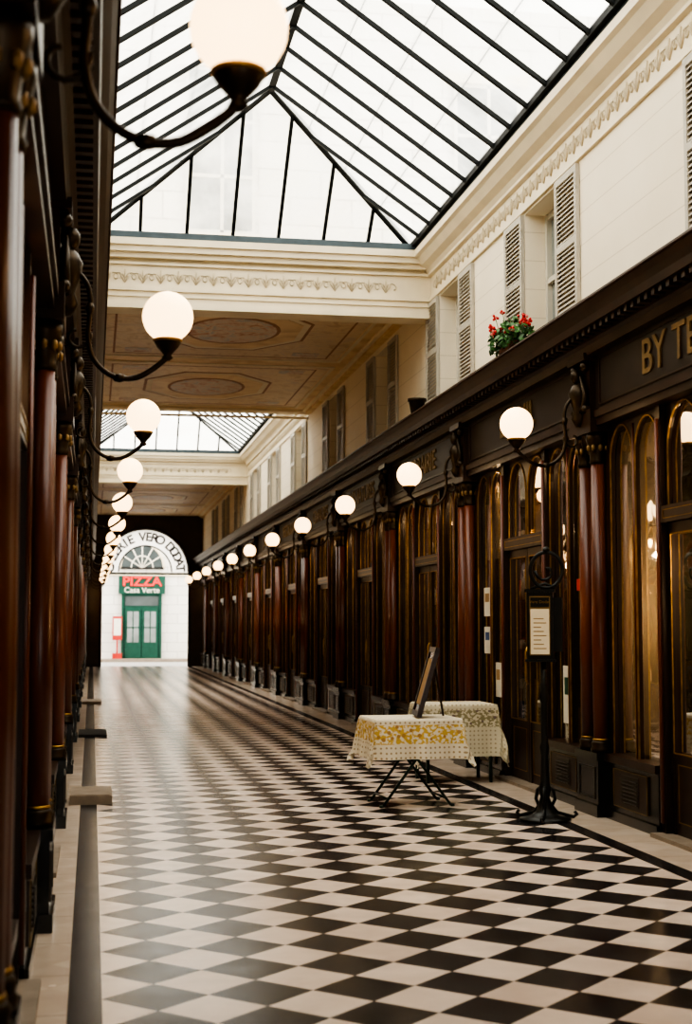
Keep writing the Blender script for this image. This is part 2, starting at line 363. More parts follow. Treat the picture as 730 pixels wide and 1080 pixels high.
goods = ['red','paper','blue','gold','tan','curtain','green','paper','tan','curtain']
def shopfront(side, y0, y1, k):
    T = TR if side == 'R' else TL
    mb = MB(T)
    column_cluster(mb, y0)
    a, b = y0+.25, y1-.25
    sw = 1.06
    draped = (side == 'R' and k == 2)
    for (p, q) in ((a, a+sw), (b-sw, b)):
        mb.box(-.24, -.07, p, q, 0, .46, 'black'); mb.box(-.24, -.05, p, q, 0, .07, 'black'); mb.box(-.24, -.045, p, q, .44, .5, 'wood')
        m = (p+q)/2
        mb.box(-.08, -.06, m-.34, m+.34, .12, .40, 'wood')
        mb.box(-.062, -.055, m-.17, m+.17, .15, .37, 'vent')
        for i in range(7): mb.box(-.058, -.045, m-.16, m+.16, .165+.028*i, .175+.028*i, 'black')
        rect_trim(mb, -.056, m-.34, m+.34, .12, .40, 'oldgold', .004)
        h = sw/2
        arch_panel(mb, p, p+h, .5, 2.80, 3.1, -.165, -.13, .026, 'wood')
        arch_panel(mb, p+h, q, .5, 2.80, 3.1, -.165, -.13, .026, 'wood')
        mb.tube([(-.125, m, .5), (-.125, m, 3.05)], .009, 'wood2', 8)
    p, q = a+sw, b-sw
    mb.box(-.24, -.09, p, p+.08, 0, 3.1, 'wood'); mb.box(-.24, -.09, q-.08, q, 0, 3.1, 'wood')
    mb.tube([(-.085, p+.04, .1), (-.085, p+.04, 3.0)], .018, 'wood2', 8); mb.tube([(-.085, q-.04, .1), (-.085, q-.04, 3.0)], .018, 'wood2', 8)
    mb.box(-.24, -.09, p+.08, q-.08, 2.24, 2.36, 'wood'); rect_trim(mb, -.088, p+.12, q-.12, 2.27, 2.33, 'gold', .004)
    mid = (p+q)/2
    arch_panel(mb, p+.08, mid, 2.36, 2.76, 3.1, -.165, -.14, .025, 'wood')
    arch_panel(mb, mid, q-.08, 2.36, 2.76, 3.1, -.165, -.14, .025, 'wood')
    for (u, w) in ((p+.08, mid-.005), (mid+.005, q-.08)):
        mb.box(-.18, -.14, u, u+.05, .03, 2.24, 'wood'); mb.box(-.18, -.14, w-.05, w, .03, 2.24, 'wood')
        mb.box(-.18, -.14, u+.05, w-.05, 2.16, 2.24, 'wood'); mb.box(-.18, -.15, u+.05, w-.05, .03, .6, 'wood')
        rect_trim(mb, -.148, u+.10, w-.10, .12, .52, 'gold', .005); rect_trim(mb, -.138, u+.05, w-.05, .6, 2.16, 'gold', .0065)
    mb.tube([(-.12, mid-.04, .95), (-.10, mid-.04, 1.0), (-.10, mid-.04, 1.25), (-.12, mid-.04, 1.3)], .011, 'gold', 8)
    mb.box(-.24, .0, p, q, 0, .03, 'stone')
    mb.box(-.25, -.02, y0+.26, y1-.26, 3.1, 3.16, 'wood'); mb.box(-.25, .0, y0+.26, y1-.26, 3.16, 3.22, 'cornice')
    mb.box(-.25, -.05, y0+.17, y1-.17, 3.22, 3.7, 'frieze')
    rect_trim(mb, -.048, y0+.28, y1-.28, 3.27, 3.65, 'wood', .012)
    mb.add([(-.170, a, .5), (-.170, b, .5), (-.170, b, 3.1), (-.170, a, 3.1)], [(0,1,2,3)], 'shopglass')
    back = ['tan','dark','dark','darkgreen','dark','tan'][k % 6]
    mb.box(-1.25, -1.2, y0, y1, 0, 3.3, back)
    mb.box(-1.25, -.24, y0, y1, 3.2, 3.3, 'dark')
    mb.box(-1.2, -.25, y0-.03, y0+.03, 0, 3.2, back)
    o = mb.obj('shopfront')
    ib = MB(T)
    rnd = random.Random(k*13+(5 if side == 'R' else 0))
    for (p2, q2) in ((a+.05, a+sw-.05), (b-sw+.05, b-.05)):
        ib.box(-.75, -.25, p2, q2, .45, .5, 'wood')
        if draped: continue
        # pale backdrop behind part of the display
        if rnd.random() < .55: ib.box(-.62, -.6, p2, p2+(q2-p2)*rnd.uniform(.4, 1), .5, rnd.uniform(2.0, 3.0), rnd.choice(['curtain','tan','tan','paper']))
        for i in range(9):
            w = rnd.uniform(.08, .2); h = rnd.uniform(.12, .6); yy = rnd.uniform(p2, q2-w); dd = rnd.uniform(-.55, -.36)
            ib.box(dd, dd+w*.4, yy, yy+w, .5, .5+h, rnd.choice(goods))
        for zz in (1.25, 1.75, 2.25):
            ib.box(-.55, -.36, p2, q2, zz, zz+.012, 'wood')
            for i in range(7):
                w = rnd.uniform(.06, .16); h = rnd.uniform(.08, .34); yy = rnd.uniform(p2, q2-w); dd = rnd.uniform(-.5, -.42)
                if rnd.random() < .5: ib.box(dd, dd+w*.4, yy, yy+w, zz+.015, zz+.015+h, rnd.choice(goods))
                else: ib.lathe((dd, yy+w/2, zz+.015), [(.03,0),(.05,h*.3),(.05,h*.6),(.02,h*.8),(.025,h)], 10, rnd.choice(goods))
    ib.obj('window_display', o)
    pl = MB(T)
    py = y1-1.42
    pl.tube([(-.5, py, 3.2), (-.5, py, 2.9)], .006, 'bronze', 6)
    pl.sphere((-.5, py, 2.80), .075, 'bulb', 14)
    pl.lathe((-.5, py, 0), [(.02,2.93),(.05,2.90),(.06,2.86)], 12, 'bronze')
    pl.obj('pendant_lamp', o)
    def lamp(e, d, y, z):
        ld = bpy.data.lights.new('shop_light', 'POINT'); ld.energy = e; ld.color = (1, .68, .38); ld.shadow_soft_size = .06
        link('shop_light', ld, o, T(d, y, z))
    if draped:
        lamp(55, -.75, (y0+y1)/2, 2.0)
        for yy in (a+sw/2, b-sw/2): lamp(26, -.75, yy, 1.7)
    elif side == 'R':
        lamp(30, -.7, (y0+y1)/2, 2.4)
        for yy in (a+sw/2, b-sw/2): lamp(11, -.27, yy, 2.95)
    else:
        lamp(30, -.3, (y0+y1)/2, 2.6)
    return o
def drape(o, side, ya, yb, z0=.52, z1=3.05, d=-.23):
    T = TR if side == 'R' else TL
    mb = MB(T); n = 40; vs = []; fs = []
    for i in range(n+1):
        y = ya+(yb-ya)*i/n; dd = d+.012*sin(i*1.1)+.005*sin(i*2.7)
        vs += [(dd, y, z0), (dd+.005*sin(i), y, z1)]
    for i in range(n): fs.append((2*i, 2*i+2, 2*i+3, 2*i+1))
    mb.add(vs, fs, 'curtain', True); return mb.obj('drape', o)

PR = [11.2+4.03*k for k in range(-3, 11)]
PLc = [-.1, 3.83, 7.6]+[11.3+4.03*k for k in range(0, 11)]
Rshops = []
for i in range(len(PR)):
    y1 = PR[i+1] if i+1 < len(PR) else YB+.25
    Rshops.append(shopfront('R', PR[i], y1, i))
for i in range(len(PLc)):
    y1 = PLc[i+1] if i+1 < len(PLc) else YB+.25
    shopfront('L', PLc[i], y1, i+3)
sb = shopfront('L', PLc[0]-3.9, PLc[0], 2)
s2 = Rshops[2]
drape(s2, 'R', PR[3]-.25-1.04, PR[3]-.27)
drape(s2, 'R', PR[2]+.27, PR[2]+.25+1.05)
drape(Rshops[4], 'R', PR[4]+.3, PR[4]+.8, z0=1.2, z1=3.0)
drape(Rshops[5], 'R', PR[5]+.3, PR[5]+.8, z0=.6, z1=3.0)
drape(Rshops[3], 'R', PR[4]-.72, PR[4]-.3, z0=2.2, z1=3.0)
def poster(side, y, z, w, h, mat, parent, mat2=None):
    T = TR if side == 'R' else TL
    mb = MB(T); mb.box(-.168, -.160, y-w/2, y+w/2, z-h/2, z+h/2, mat)
    if mat2: mb.box(-.160, -.158, y-w*.32, y+w*.32, z, z+h*.3, mat2)
    mb.obj('poster', parent)
s3 = Rshops[3]
poster('R', PR[4]-.5, 1.75, .24, .3, 'paper', s3, 'tan'); poster('R', PR[4]-.5, 1.35, .24, .28, 'paper', s3, 'blue')
poster('R', PR[3]+.45, 1.7, .14, .18, 'paper', s3, 'red'); poster('R', PR[3]+.5, 1.45, .1, .1, 'blue', s3); poster('R', PR[3]+.62, 1.85, .1, .1, 'red', s3)
poster('R', PR[3]+.95, .9, .22, .5, 'paper', s3, 'green'); poster('R', PR[4]-.9, .95, .2, .35, 'paper', s3, 'tan')
poster('R', PR[4]+.55, 1.3, .25, .35, 'paper', Rshops[4], 'tan')
poster('R', PR[3]-1.9, 1.5, .16, .22, 'paper', s2, 'red')
for kk in (7, 8):
    rb = MB(TR)
    for j in range(4):
        yy = PR[kk]+.45+j*.75
        rb.box(-.24, -.20, yy, yy+.22, 1.5, 1.9, 'neon')
    rb.obj('red_shop_sign', Rshops[kk])
RR = (pi/2, 0, -pi/2)
names = {2: 'BY TERRY', 3: 'DE  MIL', 4: 'LIBRAIRIE', 5: 'MINIATURES', 6: 'GRAVURES', 7: 'RESTAURANT', 8: 'JOUETS', 9: 'LUTHERIE'}
for i, nm in names.items():
    yc = (PR[i]+PR[i+1])/2
    text('gilt_lettering', nm, .37 if i == 2 else .33, 'oldgold', (XR+.045, yc-(.04 if i == 2 else 0), 3.46), RR, Rshops[i], ext=.008, sx=1.05 if i != 2 else 1.08, bold=.003)

def cornice(side):
    T = TR if side == 'R' else TL
    mb = MB(T)
    ya, yb = YA, YB
    prof = [(-.25,3.68),(.03,3.68),(.05,3.74),(.08,3.76),(.08,3.82),(.19,3.82),(.20,3.88),(.235,3.92),(.26,3.96),(.26,4.0),(-.13,4.03),(-.25,4.03)]
    mb.extr(prof, ya, yb, 'cornice')
    n = int((yb-ya)/.13)
    for i in range(n):
        y = ya+.13*i
        mb.box(.07, .165, y, y+.06, 3.775, 3.82, 'cornice')
    mb.tube([(.262, ya, 3.975), (.262, yb, 3.975)], .012, 'cornice', 6)
    return mb.obj('trim_1' if side == 'R' else 'trim_2')
cornice('R'); cornice('L')

# ------------------------------------------------------------------ upper walls with windows
WIN = [4.1, 8.15, 12.6, 16.05, 20.0, 24.2, 28.4, 32.4, 36.2, 40.4, 44.4, 48.4]
WZ0, WZ1, WH = 4.16, 5.44, .5
def upper(side):
    T = TR if side == 'R' else TL
    w = MB(T); d0, d1 = -.42, -.11
    ys = [YA]
    for c in WIN: ys += [c-WH, c+WH]
    ys.append(YB)
    for i in range(0, len(ys), 2): w.box(d0, d1, ys[i], ys[i+1], 3.95, 6.05, 'wall')
    for c in WIN:
        w.box(d0, d1, c-WH, c+WH, 3.95, WZ0, 'wall'); w.box(d0, d1, c-WH, c+WH, WZ1, 6.05, 'wall')
    w.obj('wall_right' if side == 'R' else 'wall_left')
    for k, c in enumerate(WIN):
        m = MB(T)
        m.box(-.40, -.36, c-WH, c+WH, WZ0, WZ1, 'winglass')
        for (p, q) in ((c-WH, c-WH+.06), (c-.03, c+.03), (c+WH-.06, c+WH)): m.box(-.37, -.31, p, q, WZ0, WZ1, 'winframe')
        for z in (WZ0, WZ0+.6, WZ1-.06): m.box(-.365, -.315, c-WH, c+WH, z, z+.05, 'winframe')
        m.box(-.36, -.07, c-WH-.04, c+WH+.04, WZ0-.05, WZ0, 'moulding')
        o = m.obj('window_%d' % (k+1+(0 if side == 'R' else 20)))
        for s in (-1, 1):
            sh = MB(T); sw = .58
            p = c+s*(WH+.01); q = p+s*sw; lo, hi = min(p, q), max(p, q)
            dd = -.105; t = .035
            sh.box(dd, dd+t, lo, lo+.05, WZ0, WZ1, 'shutter'); sh.box(dd, dd+t, hi-.05, hi, WZ0, WZ1, 'shutter')
            for z in (WZ0, (WZ0+WZ1)/2-.03, WZ1-.06): sh.box(dd, dd+t, lo+.05, hi-.05, z, z+.06, 'shutter')
            for z0, z1 in ((WZ0+.06, (WZ0+WZ1)/2-.03), ((WZ0+WZ1)/2+.03, WZ1-.06)):
                n = 13
                for i in range(n):
                    z = z0+(z1-z0)*(i+.2)/n
                    sh.add([(dd+.002, lo+.05, z+.035), (dd+.03, lo+.05, z), (dd+.03, hi-.05, z), (dd+.002, hi-.05, z+.035),
                            (dd+.002, lo+.05, z+.043), (dd+.03, lo+.05, z+.008), (dd+.03, hi-.05, z+.008), (dd+.002, hi-.05, z+.043)],
                           [(0,1,2,3),(4,5,6,7),(0,1,5,4),(1,2,6,5),(2,3,7,6),(3,0,4,7)], 'shutter')
            sh.obj('shutter', o)
upper('R'); upper('L')

def add_motif(mb, put, a0, z, s):
    P = lambda a, zz, d: put(a0+a*s, z+zz*s, d*s)
    for sg in (-1, 1):
        pts = []
        for i in range(7):
            t = i/6; an = t*4.2; r = .42*(1-.62*t)
            pts.append(P(sg*(.46-r*cos(an)), -.1+r*sin(an)*.9, .02))
        mb.tube(pts, [.05*s]*7, 'relief', 4)
    for an in (-.7, 0, .7):
        mb.tube([P(0, -.42, .02), P(sin(an)*.35, -.42+cos(an)*.5, .04), P(sin(an)*.42, -.42+cos(an)*.85, .02)], [.04*s, .08*s, .03*s], 'relief', 4)

SK = [(5.0, 17.0), (27.2, 38.2)]
EXL, EXR = XL+.14, XR-.14
tr = 3
for (ya, yb) in SK:
    for side in 'RL':
        T = TR if side == 'R' else TL
        mb = MB(T)
        prof = [(-.11,5.46),(-.08,5.46),(-.08,5.51),(-.105,5.52),(-.105,5.76),(-.06,5.77),(-.06,5.80),(-.03,5.84),(.04,5.88),(.10,5.95),(.14,5.97),(.14,6.05),(-.11,6.05)]
        mb.extr(prof, ya, yb, 'moulding')
        put = lambda a, z, d: (-.104+d, a, z)
        n = int((yb-ya-.1)/.21)
        for i in range(n): add_motif(mb, put, ya+.12+.21*i, 5.64, .19)
        mb.box(-.11, .12, ya, yb, 6.05, 6.13, 'zinc')
        mb.obj('trim_%d' % tr); tr += 1
def beam(y0, y1, face, zb=5.25):
    global tr
    mb = MB()
    mb.box(XL-.12, XR+.12, y0, y1, zb, 6.05, 'moulding')
    s = -1 if face == 'near' else 1
    yf = y0 if face == 'near' else y1
    def bx(d, z0, z1): mb.box(XL-.11, XR+.11, min(yf, yf+s*d), max(yf, yf+s*d), z0, z1, 'moulding')
    bx(.03, zb, zb+.05); bx(.02, zb+.14, zb+.17); bx(.03, 5.46, 5.50); bx(.04, 5.77, 5.80); bx(.10, 5.84, 5.90); bx(.16, 5.90, 5.97); bx(.2, 5.97, 6.05)
    put = lambda a, z, d: (a, yf+s*(d+.001), z)
    n = int(3.95/.21)
    for i in range(n): add_motif(mb, put, XL+.10+.21*i, 5.635, .19)
    mb.box(XL, XR, min(yf, yf+s*.18), max(yf, yf+s*.18), 6.05, 6.13, 'zinc')
    mb.obj('trim_%d' % tr); tr += 1
beam(17.0, 17.35, 'near'); beam(38.2, 38.55, 'near')
beam(4.7, 5.0, 'far', 5.45); beam(26.9, 27.2, 'far', 5.55)

# ------------------------------------------------------------------ painted ceilings
CZ = 5.6
def ceiling(ya, yb, name):
    mb = MB()
    mb.box(XL-.4, XR+.4, ya, yb, CZ, CZ+.5, 'ceil')
    xa, xb = XL-.11, XR+.11
    for x0, x1 in ((xa, xa+.1), (xb-.1, xb)): mb.box(x0, x1, ya, yb, CZ-.08, CZ, 'ceil')
    for x0, x1 in ((xa, xa+.16), (xb-.16, xb)): mb.box(x0, x1, ya, yb, CZ-.035, CZ, 'moulding')
    L = yb-ya; npan = max(1, round(L/4.7)); pl = L/npan
    for i in range(npan):
        p0 = ya+i*pl+.22; p1 = ya+(i+1)*pl-.22
        def fr(x0, x1, y0, y1, t, h, mat):
            mb.box(x0, x1, y0, y0+t, CZ-h, CZ, mat); mb.box(x0, x1, y1-t, y1, CZ-h, CZ, mat)
            mb.box(x0, x0+t, y0+t, y1-t, CZ-h, CZ, mat); mb.box(x1-t, x1, y0+t, y1-t, CZ-h, CZ, mat)
        fr(xa+.3, xb-.3, p0, p1, .05, .015, 'moulding')
        mb.box(xa+.38, xb-.38, p0+.08, p1-.08, CZ-.008, CZ, 'ceilpanel')
        fr(xa+.55, xb-.55, p0+.25, p1-.25, .03, .011, 'ceilred')
        xc, yc = XC, (p0+p1)/2
        def disc(rx, ry, z, mat, n=8):
            vs = [(xc+rx*cos(2*pi*(k+.5)/n), yc+ry*sin(2*pi*(k+.5)/n), CZ-z) for k in range(n)]+[(xc+rx*cos(2*pi*(k+.5)/n), yc+ry*sin(2*pi*(k+.5)/n), CZ) for k in range(n)]
            fs = [tuple(range(n)), tuple(range(n, 2*n))]+[(k, (k+1) % n, n+(k+1) % n, n+k) for k in range(n)]
            mb.add(vs, fs, mat)
        disc(1.15, 1.5, .012, 'ceilred'); disc(1.10, 1.44, .015, 'moulding'); disc(1.0, 1.32, .018, 'ceil'); disc(.66, .9, .021, 'ceilred', 24); disc(.61, .83, .024, 'fresco', 24)
        for sx in (-1, 1):
            for sy in (-1, 1):
                cx, cy = xc+sx*1.25, yc+sy*(pl/2-.75)
                mb.box(cx-.2, cx+.2, cy-.16, cy+.16, CZ-.012, CZ, 'fresco')
    mb.obj(name)
ceiling(YA, 4.7, 'ceiling'); ceiling(17.35, 26.9, 'ceiling.001'); ceiling(38.55, YB, 'ceiling.002')

# ------------------------------------------------------------------ skylights
RZ, EZ, HR = 7.45, 6.13, 1.5
for (ya, yb) in SK:
    mb = MB()
    xl, xr = EXL, EXR; xc = XC
    rA, rB = (xc, ya+HR, RZ), (xc, yb-HR, RZ)
    c = [(xl,ya,EZ),(xr,ya,EZ),(xr,yb,EZ),(xl,yb,EZ)]
    mb.add([c[0],c[1],c[2],c[3],rA,rB], [(1,2,5,4),(0,4,5,3),(0,1,4),(2,3,5)], 'skyglass')
    for a, b in ((c[0],rA),(c[1],rA),(c[2],rB),(c[3],rB)): mb.tube([a,b], .046, 'skybar', 4, smooth=False)
    mb.tube([rA,rB], .055, 'skybar', 4, smooth=False)
    for a, b in ((c[0],c[1]),(c[1],c[2]),(c[2],c[3]),(c[3],c[0])): mb.tube([a,b], .045, 'skybar', 4, smooth=False)
    sp = .56; n = int((yb-ya)/sp)
    for i in range(1, n+1):
        y = ya+(yb-ya)*i/(n+1)
        t = min(1, (y-ya)/HR, (yb-y)/HR)
        for x in (xl, xr):
            mb.tube([(x,y,EZ-.02),(x+(xc-x)*t,y,EZ-.02+(RZ-EZ)*t)], .028, 'skybar', 4, smooth=False)
    hw = (xr-xl)/2
    for i in range(1, 7):
        x = xl+(xr-xl)*i/7; t = min((x-xl)/hw, (xr-x)/hw)
        for y, s in ((ya, 1), (yb, -1)):
            mb.tube([(x,y,EZ-.02),(x,y+s*HR*t,EZ-.02+(RZ-EZ)*t)], .028, 'skybar', 4, smooth=False)
    for t in (.25, .5, .75):
        for x in (xl, xr):
            mb.tube([(x+(xc-x)*t, ya+HR*t, EZ+.02+(RZ-EZ)*t), (x+(xc-x)*t, yb-HR*t, EZ+.02+(RZ-EZ)*t)], .006, 'zinc', 4, smooth=False)
    mb.obj('skylight')

ob = MB()
ob.box(-6, 10, 20, 20.4, 6.2, 10.6, 'facade')
for x in (-2.2, 1.7, 5.6):
    ob.box(x-.45, x+.45, 19.93, 20.0, 7.0, 9.4, 'farglass')
    for s in (-.5, 0, .45): ob.box(x+s, x+s+.05, 19.9, 19.95, 7.0, 9.4, 'winframe')
    for z in (7, 7.8, 8.6, 9.35): ob.box(x-.45, x+.45, 19.9, 19.95, z, z+.05, 'winframe')
    ob.box(x-.6, x+.6, 19.85, 20, 9.4, 9.55, 'moulding'); ob.box(x-.6, x+.6, 19.85, 20, 6.85, 7.0, 'moulding')
ob.obj('neighbouring_building')

# ------------------------------------------------------------------ end wall with arch
AX, AR, AZ = 1.93, 1.62, 3.5
ew = MB()
n = 32
arc = [(AX-AR*cos(pi*i/n), AZ+AR*sin(pi*i/n)) for i in range(n+1)]
y0, y1 = YB, YB+.5
ew.box(XL-.5, AX-AR, y0, y1, 0, 5.7, 'darkwall'); ew.box(AX+AR, XR+.5, y0, y1, 0, 5.7, 'darkwall')
vs = []; fs = []
for (x, z) in arc: vs += [(x,y0,z),(x,y0,5.7),(x,y1,z),(x,y1,5.7)]
for i in range(n):
    a = 4*i; b = a+4; fs += [(a,b,b+1,a+1),(a+2,a+3,b+3,b+2),(a,a+2,b+2,b)]
ew.add(vs, fs, 'darkwall')
ew.tube([(AX-AR,y0-.01,0)]+[(x,y0-.01,z) for x, z in arc]+[(AX+AR,y0-.01,0)], .05, 'wood', 6)
ew.obj('wall_far')
bw = MB(); bw.box(-2, 1.2, YA-.3, YA, 0, 5.7, 'darkwall'); bw.box(3.0, 5.5, YA-.3, YA, 0, 5.7, 'darkwall'); bw.box(1.2, 3.0, YA-.3, YA, 3, 5.7, 'darkwall'); bw.obj('wall_near')
lu = MB(); yl = YB+.25; ri = .98
vs = []; fs = []
for i in range(n+1):
    a = pi*i/n
    for r in (ri, AR-.03): vs.append((AX-r*cos(a), yl, AZ+r*sin(a)))
for i in range(n):
    a = 2*i; fs.append((a, a+1, a+3, a+2))
lu.add(vs, fs, 'opal')
for r in (ri, AR-.03):
    lu.tube([(AX-r*cos(pi*i/n), yl, AZ+r*sin(pi*i/n)) for i in range(n+1)], .03, 'iron', 6)
lu.box(AX-AR, AX+AR, yl-.05, yl+.06, AZ-.10, AZ-.02, 'zinc')
lo = lu.obj('fanlight')
s = 'GALERIE VERO DODAT'; rm = (ri+AR)/2
for i, ch in enumerate(s):
    if ch == ' ': continue
    a = pi*(1-(i+.6)/(len(s)+.2))
    text('letter', ch, .46, 'letter_dark', (AX+(rm)*cos(a), yl-.04, AZ+rm*sin(a)), (pi/2, -(a-pi/2), 0), lo, ext=.01, bold=.012)

st = MB(); st.box(-25, 30, YB+.5, 60.6, -.1, -.005, 'asphalt'); st.obj('street')
pv = MB(); pv.box(-25, 30, 60.6, 61.95, -.05, .12, 'stone'); pv.obj('pavement')
fc = MB(); FY = 62
fc.box(-14, 18, FY, FY+.5, 0, 7.5, 'facade')
fc.box(-14, 18, FY-.08, FY, 3.62, 3.74, 'moulding')
fo = fc.obj('street_facade')
aw = MB(); WX = 2.07
R = .92; zb = 3.95
pts = [(WX-R*cos(pi*i/24), FY-.09, zb+R*1.12*sin(pi*i/24)) for i in range(25)]
aw.add([(WX, FY-.09, zb)]+pts, [(0, i+1, i+2) for i in range(24)], 'farglass')
aw.tube(pts, .06, 'moulding', 6); aw.tube([pts[0], pts[-1]], .06, 'iron', 6)
pts2 = [(WX+(p[0]-WX)*.5, FY-.12, zb+(p[2]-zb)*.5) for p in pts]; aw.tube(pts2, .03, 'paper', 6)
for k in range(1, 6):
    a = pi*k/6; aw.tube([(WX, FY-.12, zb), (WX+R*cos(a), FY-.12, zb+R*1.12*sin(a))], .03, 'paper', 6)
aw.obj('window_60')
pz = MB()
pz.box(WX-.98, WX+.98, FY-.24, FY-.09, 2.84, 3.6, 'green')
pz.box(WX-.85, WX+.85, FY-.12, FY-.09, .12, 2.84, 'green')
for k in (-1, 1):
    pz.box(WX+k*.8-.05, WX+k*.8+.05, FY-.2, FY-.1, .12, 2.84, 'green')
    x0 = WX+k*.36
    pz.box(x0-.34, x0+.34, FY-.18, FY-.11, .12, 2.25, 'green')
    pz.box(x0-.24, x0+.24, FY-.195, FY-.18, .8, 2.1, 'winglass')
    pz.box(x0-.02, x0+.02, FY-.205, FY-.195, .8, 2.1, 'green'); pz.box(x0-.24, x0+.24, FY-.205, FY-.195, 1.4, 1.45, 'green')
pz.box(WX-.7, WX+.7, FY-.14, FY-.11, 2.35, 2.75, 'farglass')
po = pz.obj('restaurant_front')
text('sign_text', 'PIZZA', .54, 'letter_red', (WX, FY-.26, 3.36), (pi/2,0,0), po, ext=.02, sx=1.12, bold=.015)
text('sign_text_small', 'Casa Verte', .33, 'paper', (WX, FY-.26, 3.0), (pi/2,0,0), po, ext=.02, bold=.002)
mbx = MB(); mbx.box(.85, 1.25, FY-.5, FY-.42, .9, 1.9, 'red'); mbx.box(.9, 1.2, FY-.51, FY-.5, 1.1, 1.8, 'paper'); mbx.box(1.02, 1.08, FY-.48, FY-.44, .12, .9, 'red'); mbx.box(.85, 1.25, FY-.6, FY-.3, .12, .35, 'red')
mbx.obj('street_menu_board')

# ------------------------------------------------------------------ wall lamps
def lamp_mesh():
    mb = MB()
    mb.sphere((0,0,0), .135, 'globe', 32)
    mb.lathe((0,0,0), [(.012,-.235),(.03,-.22),(.02,-.205),(.032,-.19),(.055,-.165),(.070,-.140),(.073,-.125),(.062,-.118)], 20, 'bronze')
    mb.lathe((0,0,0), [(.073,-.135),(.078,-.131),(.078,-.123),(.073,-.119)], 20, 'gold')
    raw = [(-.56,.10),(-.585,.16),(-.55,.22),(-.49,.23),(-.43,.17),(-.405,.08),(-.41,-.03),(-.415,-.13),(-.39,-.23),(-.33,-.30),(-.25,-.335),(-.16,-.33),(-.08,-.285),(-.02,-.235),(0,-.21)]
    pts = []
    for i in range(len(raw)-1):
        p0 = raw[max(i-1,0)]; p1 = raw[i]; p2 = raw[i+1]; p3 = raw[min(i+2, len(raw)-1)]
        for k in range(4):
            t = k/4
            q = [.5*((2*p1[j])+(-p0[j]+p2[j])*t+(2*p0[j]-5*p1[j]+4*p2[j]-p3[j])*t*t+(-p0[j]+3*p1[j]-3*p2[j]+p3[j])*t**3) for j in (0,1)]
            pts.append((q[0], 0, q[1]))
    pts.append((0,0,-.21))
    mb.tube(pts, .015, 'bronze', 8)
    sc = [(-.40, -.10)]+[( -.47+.07*cos(a)*(1-a/9), -.12-.07*sin(a)*(1-a/9)) for a in [x*.5 for x in range(0, 10)]]
    mb.tube([(p[0], 0, p[1]) for p in sc], .010, 'bronze', 6)
    mb.tube([(-.58,0,.12),(-.52,0,.05),(-.58,0,-.05),(-.60,0,-.2)], [.02,.03,.025,.015], 'bronze', 8)
    mb.sphere((-.25,0,-.335), .024, 'bronze', 8, (1.6,1,1)); mb.sphere((-.408,0,.03), .026, 'bronze', 8, (1,1,1.5))
    mb.lathe((-.6,0,0), [(.03,-.22),(.05,-.15),(.04,0),(.055,.12),(.03,.24)], 10, 'bronze')
    return mb
LM = lamp_mesh().obj('wall_lamp', None, (XL+.565, PLc[0], 3.135)).data
LZ = 3.135
for y in PLc[1:]: link('wall_lamp', LM, None, (XL+.565, y, LZ))
for y in PR[1:]: link('wall_lamp', LM, None, (XR-.565, y, LZ), (0,0,pi))

for (y0, y1, x1, h, mat) in ((12.45,13.15,.19,.075,'stone'),(19.9,21.0,.22,.03,'mat'),(28.2,29.2,.2,.05,'stone')):
    s = MB(); s.box(XL+.03, x1, y0, y1, 0, h, mat); s.box(XL+.03, x1-.02, y0+.02, y1-.02, h, h+.006, mat); s.obj('door_step' if mat == 'stone' else 'doormat')

# ------------------------------------------------------------------ tables
def mk_cloth(name, hx, hy, band, dotc, base):
    m, nt, out = new_mat(name)
    b = N(nt, 'ShaderNodeBsdfPrincipled'); b.inputs['Roughness'].default_value = .8
    uv = N(nt, 'ShaderNodeUVMap'); uv.uv_map = 'UVMap'
    sx = N(nt, 'ShaderNodeSeparateXYZ'); nt.links.new(uv.outputs[0], sx.inputs[0])
    e = mth(nt, 'MAXIMUM', mth(nt, 'SUBTRACT', mth(nt, 'ABSOLUTE', sx.outputs[0]), hx), mth(nt, 'SUBTRACT', mth(nt, 'ABSOLUTE', sx.outputs[1]), hy))
    vo = N(nt, 'ShaderNodeTexVoronoi'); vo.inputs['Scale'].default_value = 24; vo.inputs['Randomness'].default_value = .1
    nt.links.new(uv.outputs[0], vo.inputs['Vector'])
    dots = mth(nt, 'LESS_THAN', vo.outputs['Distance'], .22)
    col = mixc(nt, dots, base, dotc)
    n1 = N(nt, 'ShaderNodeTexNoise'); n1.inputs['Scale'].default_value = 30; n1.inputs['Detail'].default_value = 2; nt.links.new(uv.outputs[0], n1.inputs['Vector'])
    fl = mth(nt, 'GREATER_THAN', n1.outputs['Fac'], .49)
    v2 = N(nt, 'ShaderNodeTexVoronoi'); v2.inputs['Scale'].default_value = 15; nt.links.new(uv.outputs[0], v2.inputs['Vector'])
    f2 = mth(nt, 'LESS_THAN', v2.outputs['Distance'], .26)
    bc = mixc(nt, fl, base, band); bc = mixc(nt, f2, bc, (band[0]*.7, band[1]*.6, band[2]*.9))
    inb = mth(nt, 'MULTIPLY', mth(nt, 'GREATER_THAN', e, .06), mth(nt, 'LESS_THAN', e, .22))
    col = mixc(nt, inb, col, bc)
    nt.links.new(col, b.inputs['Base Color']); nt.links.new(b.outputs[0], out.inputs[0]); return m
M['cloth1'] = mk_cloth('tablecloth_yellow', .34, .29, (.62,.42,.09), (.42,.32,.18), (.78,.71,.55))
M['cloth2'] = mk_cloth('tablecloth_green', .36, .28, (.30,.26,.14), (.40,.34,.22), (.66,.60,.44))
